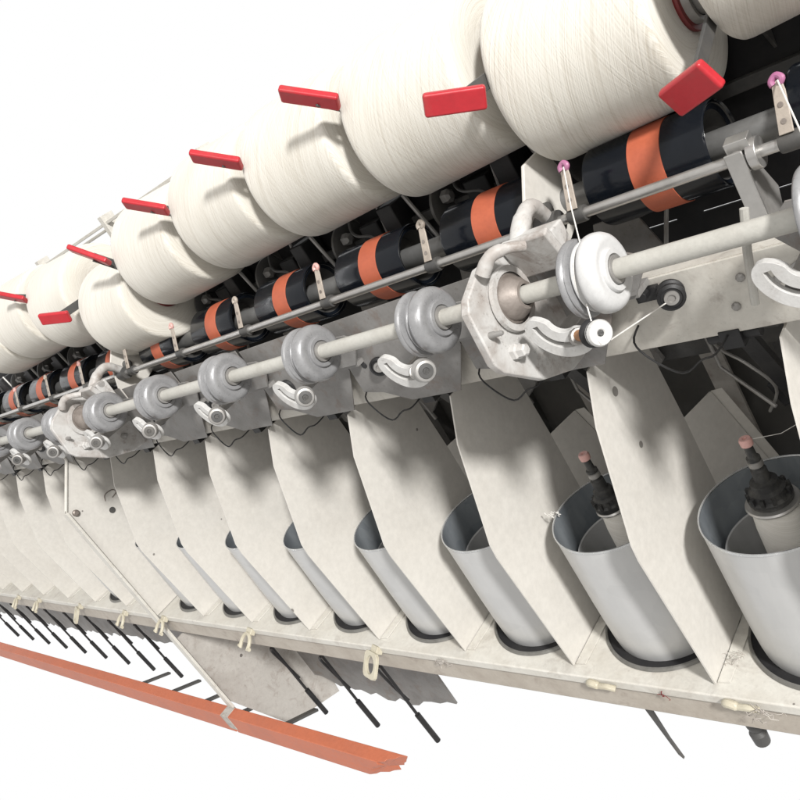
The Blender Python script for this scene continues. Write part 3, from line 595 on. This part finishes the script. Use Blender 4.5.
for k in range(1, 9):
    y, z = cones[k]; xa = -0.155 - P * (k - 1)
    t = thing('cone_cradle', (xa, 0.33, 0.10), hl[k], 'cradle', 'cone cradles with red handles')
    kind = HS[k][0]; tip, end = [Vector(v) for v in TIP[kind]]
    o = Vector((0, 0.33, 0.10))
    tip = tip - o; end = end - o
    hub = Vector((0, y - 0.33, z - 0.10))
    d = (end - tip); L = d.length; d.normalize()
    ref = Vector((0, 0.55, -0.83)) if kind.startswith('up') else (Vector((0, 0.25, -0.97)) if kind == 'mid' else Vector((0, 0.30, -0.95)))
    w = (ref - d * ref.dot(d)).normalized(); n = d.cross(w)
    b = BM(); hw = 0.0135 if k != 1 else 0.017
    add_obb(b, (tip + end) / 2, (d, w, n), (L / 2, hw, 0.0055)); obj('handle', b, 'red', t, bevel=0.0035)
    b = BM()
    fr = tip + (end - tip) * 0.62
    pv = Vector((0, 0.02, -0.03))
    def strip(A, B, wd):
        q = Vector((0, B.y - A.y, B.z - A.z)).normalized(); m_ = Vector((0, -q.z, q.y)) * wd
        return q, m_
    A = Vector((fr.x, fr.y, fr.z)); q, m_ = strip(A, hub, 0.009); add_obb(b, (A + Vector((fr.x * 0.0 + 0.012, hub.y, hub.z))) / 2, (Vector((1, 0, 0)), q, m_), (0.002, (Vector((0, hub.y - A.y, hub.z - A.z))).length / 2, 0.009))
    obj('arm', b, 'dark_grey', t, bevel=0.0008)
    b = BM(); q, m_ = strip(hub, pv, 0.012); add_obb(b, (Vector((0.0155, hub.y, hub.z)) + Vector((0.0155, pv.y, pv.z))) / 2, (Vector((1, 0, 0)), q, m_), (0.002, (Vector((0, hub.y - pv.y, hub.z - pv.z))).length / 2, 0.012)); obj('arm', b, 'dark_grey', t, bevel=0.0008)
    b = BM(); add_lathe(b, [(0.0, -0.016), (0.024, -0.016), (0.0255, -0.012), (0.0255, 0.004), (0.022, 0.010), (0.012, 0.014), (0, 0.014)], hub, (1, 0, 0), 32); obj('hub', b, 'grey_steel', t)
    b = BM(); add_lathe(b, [(0.012, -0.02), (0.012, 0.03)], (0, 0.02, -0.03), (1, 0, 0), 14); obj('pivot', b, 'dark_grey', t)

# ------------------------------------------------------------------ dark back of the machine behind the pots
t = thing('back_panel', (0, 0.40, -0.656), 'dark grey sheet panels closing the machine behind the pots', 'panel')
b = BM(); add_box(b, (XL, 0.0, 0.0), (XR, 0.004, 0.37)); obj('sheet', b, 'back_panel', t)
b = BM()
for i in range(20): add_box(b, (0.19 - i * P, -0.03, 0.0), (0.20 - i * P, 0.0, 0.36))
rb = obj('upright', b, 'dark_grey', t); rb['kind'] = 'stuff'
b = BM(); add_box(b, (XL, 0.33, -0.297), (XR, 0.345, -0.270)); add_box(b, (XL, 0.345, -0.276), (XR, 0.385, -0.270))
tag(obj('angle_bar', b, 'dark_grey', bevel=0.001), 'long black angle bar behind the upper edges of the separators', 'bar')
# tension unit block behind each separator top
def make_block(X, lab):
    t = thing('tension_unit', (X, 0.34, -0.265), lab, 'mechanism', 'dark tension units on the angle bar')
    b = BM(); add_lathe(b, [(0.0, -0.05), (0.022, -0.05), (0.024, -0.045), (0.024, 0.0), (0.018, 0.004), (0.018, 0.035), (0.010, 0.04), (0, 0.04)], (0.02, -0.02, 0.05), (1, 0, 0.1), 24); obj('body', b, 'black', t)
    b = BM(); add_box(b, (-0.045, -0.03, 0.0), (0.055, 0.02, 0.028)); add_box(b, (-0.02, -0.01, 0.028), (0.0, 0.015, 0.10)); obj('base', b, 'dark_grey', t, bevel=0.003)
    b = BM(); add_tube(b, [(-0.05, -0.03, 0.10), (-0.03, -0.06, -0.03), (0.04, -0.10, -0.08)], 0.0028, 8); obj('wire', b, 'grey_steel', t)
    b = BM(); add_tube(b, [(0.05, -0.02, 0.06), (0.085, -0.03, -0.06)], 0.004, 8); obj('wire', b, 'grey_steel', t)
    b = BM(); add_prism(b, [(-0.105, 0.12), (-0.070, 0.12), (-0.060, -0.36), (-0.095, -0.36)], 0.030, 0.036, 'XZ'); obj('post', b, 'side_sheet', t)
    b = BM(); add_tube(b, smooth_path([(-0.03, -0.05, 0.10), (-0.01, -0.09, 0.03), (0.03, -0.11, 0.0), (0.05, -0.10, -0.05), (0.02, -0.08, -0.10)], 5), 0.0022, 8); obj('cable', b, 'grey_steel', t)
    b = BM(); add_prism(b, [(0.06, 0.02), (0.10, 0.035), (0.115, -0.02), (0.085, -0.045), (0.06, -0.03)], -0.03, -0.02, 'XZ'); obj('bracket', b, 'grey_sheet', t, bevel=0.001)
    b = BM(); add_lathe(b, [(0.013, -0.03), (0.013, 0.0), (0.009, 0.004), (0.009, 0.016), (0, 0.016)], (0.085, -0.03, 0.06), (0, -1, 0.3), 18); obj('knob', b, 'dark_grey', t)
    b = BM(); add_obb(b, (0.045, -0.07, -0.075), ((1, 0.2, 0.3), (0, 1, 0), (-.3, 0, 1)), (0.012, 0.006, 0.020)); obj('tab', b, 'black', t, bevel=0.002)
    b = BM(); add_lathe(b, [(0.008, 0.0), (0.008, 0.01), (0.005, 0.014), (0, 0.014)], (0.03, -0.01, 0.028), (0, 0, 1), 10); obj('nut', b, 'tan_ceramic', t)
    return t
k0 = make_block(-0.30, 'dark tension unit behind the beam, between the two rightmost separators')
for k in range(1, 8): dup(k0, (-0.30 - P * k, 0.34, -0.265), 'dark tension unit behind the beam, %s' % ORD[k])

# ------------------------------------------------------------------ clips hung on the rail lip
def clip_square(x, lab):
    t = thing('ring_clip', (x, -0.004, -0.662), lab, 'clip', 'cream plastic clips on the rail lip', rot=(math.radians(-52), 0, math.radians(-14)))
    b = BM(); n = 28; outer = []; inner = []
    for i in range(n):
        a = 2 * PI * i / n; c, s = math.cos(a), math.sin(a)
        q = 1 / max(abs(c), abs(s)); rr = min(q, 1.22)
        outer.append((c * 0.024 * rr * 1.0, s * 0.027 * rr)); inner.append((c * 0.0155, s * 0.0185))
    ring = []
    for d in (-0.006, 0.002):
        ring.append(([b.verts.new((x_, d - z_ * 0.15, z_ - 0.030)) for x_, z_ in outer], [b.verts.new((x_, d - z_ * 0.15, z_ - 0.030)) for x_, z_ in inner]))
    for i in range(n):
        j = (i + 1) % n
        (O0, I0), (O1, I1) = ring
        b.faces.new((O0[i], O0[j], I0[j], I0[i])); b.faces.new((O1[i], I1[i], I1[j], O1[j])); b.faces.new((O0[i], O1[i], O1[j], O0[j])); b.faces.new((I0[i], I0[j], I1[j], I1[i]))
    obj('ring', b, 'cream_clip', t, bevel=0.001)
    b = BM(); add_box(b, (-0.012, -0.004, -0.006), (0.012, 0.012, 0.010)); obj('hook', b, 'cream_clip', t, bevel=0.002)
def clip_open(x, lab):
    t = thing('open_clip', (x, -0.004, -0.660), lab, 'clip', 'cream plastic clips on the rail lip', rot=(math.radians(-54), 0, math.radians(-8)))
    b = BM(); pts = [(0.021 * math.cos(a), -0.004, -0.032 + 0.023 * math.sin(a)) for a in (math.radians(125 - 255 * i / 18 - 30) + PI * 0.0 for i in range(19))]
    pts = [(0.021 * math.cos(math.radians(a)), -0.004 , -0.030 + 0.024 * math.sin(math.radians(a))) for a in range(-30, 222, 14)]
    pts = [(p[0], p[1], p[2]) for p in pts]; pts += [(pts[-1][0] - 0.010, -0.004, pts[-1][2] + 0.002)]
    pts = [(pts[0][0] + 0.010, -0.004, pts[0][2] + 0.002)] + pts
    add_tube(b, pts, 0.0048, 8); obj('hook_ring', b, 'cream_clip', t)
    b = BM(); add_box(b, (-0.013, -0.004, -0.008), (0.013, 0.010, 0.008)); obj('hook', b, 'cream_clip', t, bevel=0.002)
def clip_small(x, lab):
    b = BM(); add_tube(b, smooth_path([(-0.022, -0.004, 0.0), (-0.016, -0.006, 0.003), (-0.004, -0.006, -0.001), (0.012, -0.007, 0.001), (0.024, -0.005, -0.004)], 5), [0.0065] * 10 + [0.005] * 11, 10)
    tag(obj('lip_clip', b, 'cream_clip', loc=(x, 0, -0.664)), lab, 'clip', 'cream plastic clips on the rail lip')
clip_square(-1.115, 'cream square clip with a round hole hanging on the middle of the rail')
clip_open(-1.585, 'cream open hook clip hanging on the rail right of the frame leg')
clip_square(-2.66, 'cream square clip on the far left half of the rail')
clip_open(-2.30, 'cream open hook clip just left of the frame leg')
clip_open(-3.05, 'second cream open hook clip near the left edge'); clip_open(-3.28, 'cream open hook clip at the left edge')
clip_small(-0.577, 'cream broken clip stuck to the rail lip below the second pot'); clip_small(-0.355, 'cream broken clip stuck to the rail lip at the right')
clip_open(-2.04, 'cream clip beside the foot of the frame leg front edge')

# tufts of lint
def lint(x, y, z, r, lab, n=26, mat='tape', seed=1):
    rnd = random.Random(seed); b = BM()
    for i in range(n):
        p = Vector((x, y, z)) + Vector((rnd.gauss(0, r), rnd.gauss(0, r * .4), rnd.gauss(0, r * .5))); pts = [p]
        for j in range(4): p = p + Vector((rnd.gauss(0, r * .6), rnd.gauss(0, r * .3), rnd.gauss(0, r * .5))); pts.append(p)
        add_tube(b, smooth_path(pts, 3), 0.0005, 4)
    tag(obj('lint_tuft', b, mat), lab, 'lint')
lint(-0.325, -0.006, -0.668, 0.010, 'pale fluff caught on the rail lip beside the right clip', n=14, seed=3)
lint(-0.475, -0.004, -0.668, 0.003, 'reddish fluff caught under the rail lip between two broken clips', mat='maroon', seed=4, n=9)
lint(-0.93, -0.004, -0.666, 0.006, 'small fluff tuft on the rail lip right of the square clip', seed=5)
lint(-0.600, 0.115, -0.420, 0.0055, 'loop of loose yarn curling at the left rim of the second pot', n=7, mat='thread', seed=8)
lint(-0.385, 0.06, -0.650, 0.012, 'dark lint along the foot of a separator at the right', n=10, mat='tape', seed=9)

# ------------------------------------------------------------------ orange base bar, with tape joint
t = thing('orange_bar', (0, -0.019, -1.050), 'orange painted base bar at the bottom left, ending in a broken end', 'bar')
def bar_bm(x0, x1, ragged=False):
    b = BM()
    if not ragged: add_box(b, (x0, -0.018, -0.074), (x1, 0.018, 0.0)); return b
    # torn end: the section is drawn over many stations that recede by uneven amounts
    rnd = random.Random(5); per = []
    for i in range(9): per.append((0.018, 0.0 - 0.074 * i / 8))
    for i in range(1, 6): per.append((0.018 - 0.036 * i / 5, -0.074))
    for i in range(1, 9): per.append((-0.018, -0.074 + 0.074 * i / 8))
    for i in range(1, 5): per.append((-0.018 + 0.036 * i / 5, 0.0))
    L = [b.verts.new((x0, y, z)) for y, z in per]
    Rr = [b.verts.new((x1 - (0.018 - y) * 2.2 + z * 1.1 + rnd.uniform(-0.009, 0.009), y, z)) for y, z in per]
    n = len(per)
    for i in range(n): b.faces.new((L[i], L[(i + 1) % n], Rr[(i + 1) % n], Rr[i]))
    b.faces.new(L); mid = b.verts.new((x1 - 0.09, 0, -0.04))
    for i in range(n): b.faces.new((Rr[i], Rr[(i + 1) % n], mid))
    return b
obj('bar', bar_bm(XL, -2.095), 'rail_orange', t, bevel=0.002); obj('bar', bar_bm(-2.085, -1.30, True), 'rail_orange', t, bevel=0.002)
b = BM(); add_prism(b, [(-0.0195, 0.0018), (0.0195, 0.0018), (0.0195, -0.050), (-0.0195, -0.058)], -2.112, -2.070); obj('tape', b, 'tape', t, bevel=0.001)

# ------------------------------------------------------------------ brake pedals under the rail
def make_pedal(X, lab):
    t = thing('brake_pedal', (X, 0.158, -1.234), lab, 'pedal', 'black brake rods hanging under the rail')
    b = BM(); add_tube(b, [(0, -0.012, 0.555), (0, -0.004, 0.10)], 0.0042, 10); obj('rod', b, 'black', t)
    b = BM(); add_tube(b, [(0, -0.004, 0.11), (0, 0.0, 0.0)], 0.0078, 12); obj('foot_grip', b, 'black', t)
    b = BM(); add_tube(b, smooth_path([(-0.003, -0.010, 0.30), (-0.04, 0.0, 0.27), (-0.045, 0.01, 0.20), (-0.01, 0.005, 0.15)], 4), 0.004, 8); obj('spring_wire', b, 'black', t)
    return t
pk = make_pedal(-1.436, 'black brake rod under the rail, right of the orange bar end')
for i, X in enumerate((-1.681, -1.926, -2.15, -2.385, -2.62, -2.86, -3.10, -3.34, -3.58, -3.82, -4.06, -4.30, -4.54, -4.78)):
    dup(pk, (X, 0.158, -1.234), 'black brake rod under the rail, %s' % ORD[i + 1])
b = BM(); add_prism(b, [(-0.008, 0.0), (0.006, 0.0), (0.010, -0.10), (0.016, -0.15), (0.010, -0.14)], -0.0025, 0.0025, 'XZ')
tag(obj('pointed_lever', b, 'dark_grey', loc=(-0.590, 0.07, -0.785)), 'thin dark pointed lever hanging below the rail at the right', 'lever')
b = BM(); add_lathe(b, [(0.010, 0.0), (0.012, -0.008), (0.009, -0.020), (0.013, -0.026), (0.012, -0.046), (0, -0.047)], axis=(0, 0, 1), seg=20)
tag(obj('spindle_whorl', b, 'dark_grey', loc=(-0.385, 0.04, -0.755)), 'dark spindle end hanging below the rail near the right corner', 'spindle')
def ragged(x0, x1, zt, zb, amp, seed):
    rnd = random.Random(seed); n = int((x1 - x0) / 0.035); p = [(x0, zt), (x1, zt)]
    for i in range(n + 1):
        f = i / n; p.append((x1 + (x0 - x1) * f, zb(f) + rnd.uniform(-amp, amp)))
    return p
b = BM(); add_prism(b, ragged(-6.2, -2.09, -1.02, lambda f: -1.185 - 0.03 * f + 0.02 * math.sin(9 * f), 0.014, 2), 0.26, 0.266, 'XZ')
tag(obj('belt_guard', b, 'grey_sheet'), 'dull grey guard strip with torn lower edge, left of the frame leg', 'guard')
b = BM(); add_prism(b, ragged(-2.06, -1.42, -1.02, lambda f: -1.20 - 0.05 * math.sin(3.1 * f), 0.016, 3), 0.26, 0.266, 'XZ')
tag(obj('belt_guard', b, 'grey_sheet'), 'dull grey guard strip behind the black brake rods right of the frame leg', 'guard')
for i, X in enumerate((-1.92, -2.16, -2.40, -2.64, -2.88)):
    b = BM(); add_obb(b, (X, 0.08, -1.16), ((1, 0, 0), (0, 0.9, -0.5), (0, .5, .9)), (0.011, 0.065, 0.004))
    tag(obj('cross_bracket', b, 'dark_grey', bevel=0.001), 'short dark bracket behind the orange bar, %s' % ORD[i], 'bracket', 'short dark brackets behind the orange bar')

# ------------------------------------------------------------------ overhead rail behind the cones
t = thing('overhead_rail', (0, 0.5, 0.334), 'thin grey creel rail running behind the tops of the cones', 'rail')
b = BM(); add_box(b, (-2.6, -0.006, -0.006), (-1.0, 0.006, 0.002)); add_box(b, (-2.6, 0.02, -0.020), (-1.0, 0.03, -0.012)); obj('rail', b, 'rail', t, bevel=0.001)
for X in (-1.36, -1.88, -2.36):
    b = BM(); add_box(b, (X - .01, -0.01, -0.06), (X + .01, 0.03, 0.02)); obj('hanger', b, 'rail', t, bevel=0.001)

# ------------------------------------------------------------------ threads
def thread(pts, lab, r=0.0008, name='thread'):
    b = BM(); add_tube(b, pts, r, 6); tag(obj(name, b, 'thread'), lab, 'thread')
th = [(-0.338, 0.152, 0.081), (-0.300, 0.070, 0.057), (-0.2685, 0.006, 0.0362)]
wrap = [(-0.2685 + 0.002 * math.sin(a * 2), 0.0362 * math.sin(-a + PI * 0.5) * -1 * 0 + 0.0362 * math.cos(PI / 2 + a), 0.0362 * math.sin(PI / 2 + a)) for a in (i * PI / 12 for i in range(0, 12))]
thread(th + wrap[1:] , 'white thread from the magenta guide down onto the white roller')
thread([(-0.267, -0.034, -0.014), (-0.2495, -0.070, -0.034), (-0.247, -0.071, -0.042), (-0.249, -0.060, -0.048), (-0.246, 0.082, -0.084)], 'white thread from the white roller round its pulley to the beam pulley')
thread([(-0.265, 0.137, -0.322), (-0.235, 0.17, -0.34), (-0.16, 0.24, -0.335)], 'thin thread running right from the pink cap of the rightmost bobbin', 0.0005)
thread([(-0.093, 0.152, 0.081), (-0.06, 0.06, 0.05), (-0.03, -0.01, 0.036)], 'white thread at the right edge by the magenta guide', 0.0009)
b = BM(); add_tube(b, [(-0.118, 0.035, 0.010), (-0.128, 0.03, -0.03), (-0.140, 0.03, -0.085)], 0.0042, 10)
tag(obj('drop_pin', b, 'shaft'), 'grey pin hanging down behind the shaft near the right edge', 'pin')

# ------------------------------------------------------------------ camera
c = Vector((0.1743, -0.6807, 0.2671))
R = Matrix(((0.68063567, 0.53658129, -0.4988142), (-0.12723821, -0.58393646, -0.80176596), (-0.72148841, 0.60917873, -0.32917434)))
cam = bpy.data.cameras.new('camera'); co = bpy.data.objects.new('camera', cam); COL.objects.link(co)
rot = Matrix((R[0], -R[1], -R[2])).transposed()
co.matrix_world = Matrix.Translation(c) @ rot.to_4x4()
cam.sensor_width = 36; cam.lens = 36 * 803.3 / 800; cam.clip_start = 0.02; cam.clip_end = 200
scene.camera = co

# ------------------------------------------------------------------ light: white surround and one distant hall lamp
w = bpy.data.worlds.new('World'); scene.world = w; w.use_nodes = True
wt = w.node_tree; bg = wt.nodes['Background']; bg.inputs[1].default_value = 1.0
# bright white surround on the far side of the machine, dimmer hall on the near side
wc = wt.nodes.new('ShaderNodeTexCoord'); dp = wt.nodes.new('ShaderNodeVectorMath'); dp.operation = 'DOT_PRODUCT'
dp.inputs[1].default_value = (-0.72, 0.61, -0.33); wt.links.new(wc.outputs['Generated'], dp.inputs[0])
wr = wt.nodes.new('ShaderNodeValToRGB'); we = wr.color_ramp.elements
we[0].position = 0.10; we[0].color = (0.68, 0.665, 0.645, 1); we[1].position = 0.55; we[1].color = (1, 1, 1, 1)
wt.links.new(dp.outputs['Value'], wr.inputs[0]); wt.links.new(wr.outputs[0], bg.inputs[0])
d = Vector((-1, 0.46, -0.75)).normalized()
target = Vector((-1.0, 0.1, -0.1)); dist = 14.0
la = bpy.data.lights.new('hall_lamp', 'AREA'); la.shape = 'DISK'; la.size = 1.4
la.energy = 4.7 * PI * dist * dist      # about 4.7 W/m2 on the machine
la.color = (1.0, 0.985, 0.965)
lo = bpy.data.objects.new('hall_lamp', la); COL.objects.link(lo); lo.location = target - d * dist
lo.rotation_euler = d.to_track_quat('-Z', 'Y').to_euler()

fl_ = bpy.data.lights.new('fill_lamp', 'AREA'); fl_.shape = 'DISK'; fl_.size = 2.2; fl_.energy = 60; fl_.color = (1, 0.98, 0.95)  # added soft fill, lifts the shade in the near pot and on the plates
fo = bpy.data.objects.new('fill_lamp', fl_); COL.objects.link(fo); fo.location = (1.2, -3.4, 3.4)
fo.rotation_euler = (Vector((-0.6, 0.1, -0.3)) - fo.location).to_track_quat('-Z', 'Y').to_euler()
tl = bpy.data.lights.new('aisle_tube', 'AREA'); tl.shape = 'RECTANGLE'; tl.size = 9.0; tl.size_y = 0.035; tl.energy = 60
to = bpy.data.objects.new('aisle_tube', tl); COL.objects.link(to); to.location = (-6.5, -2.0, 1.5)
to.rotation_euler = Vector((0.0, 0.8, -0.6)).to_track_quat('-Z', 'X').to_euler()
scene.view_settings.view_transform = 'Standard'; scene.view_settings.look = 'None'
scene.view_settings.exposure = 0; scene.view_settings.gamma = 1
scene.render.engine = 'CYCLES'
scene.cycles.max_bounces = 6
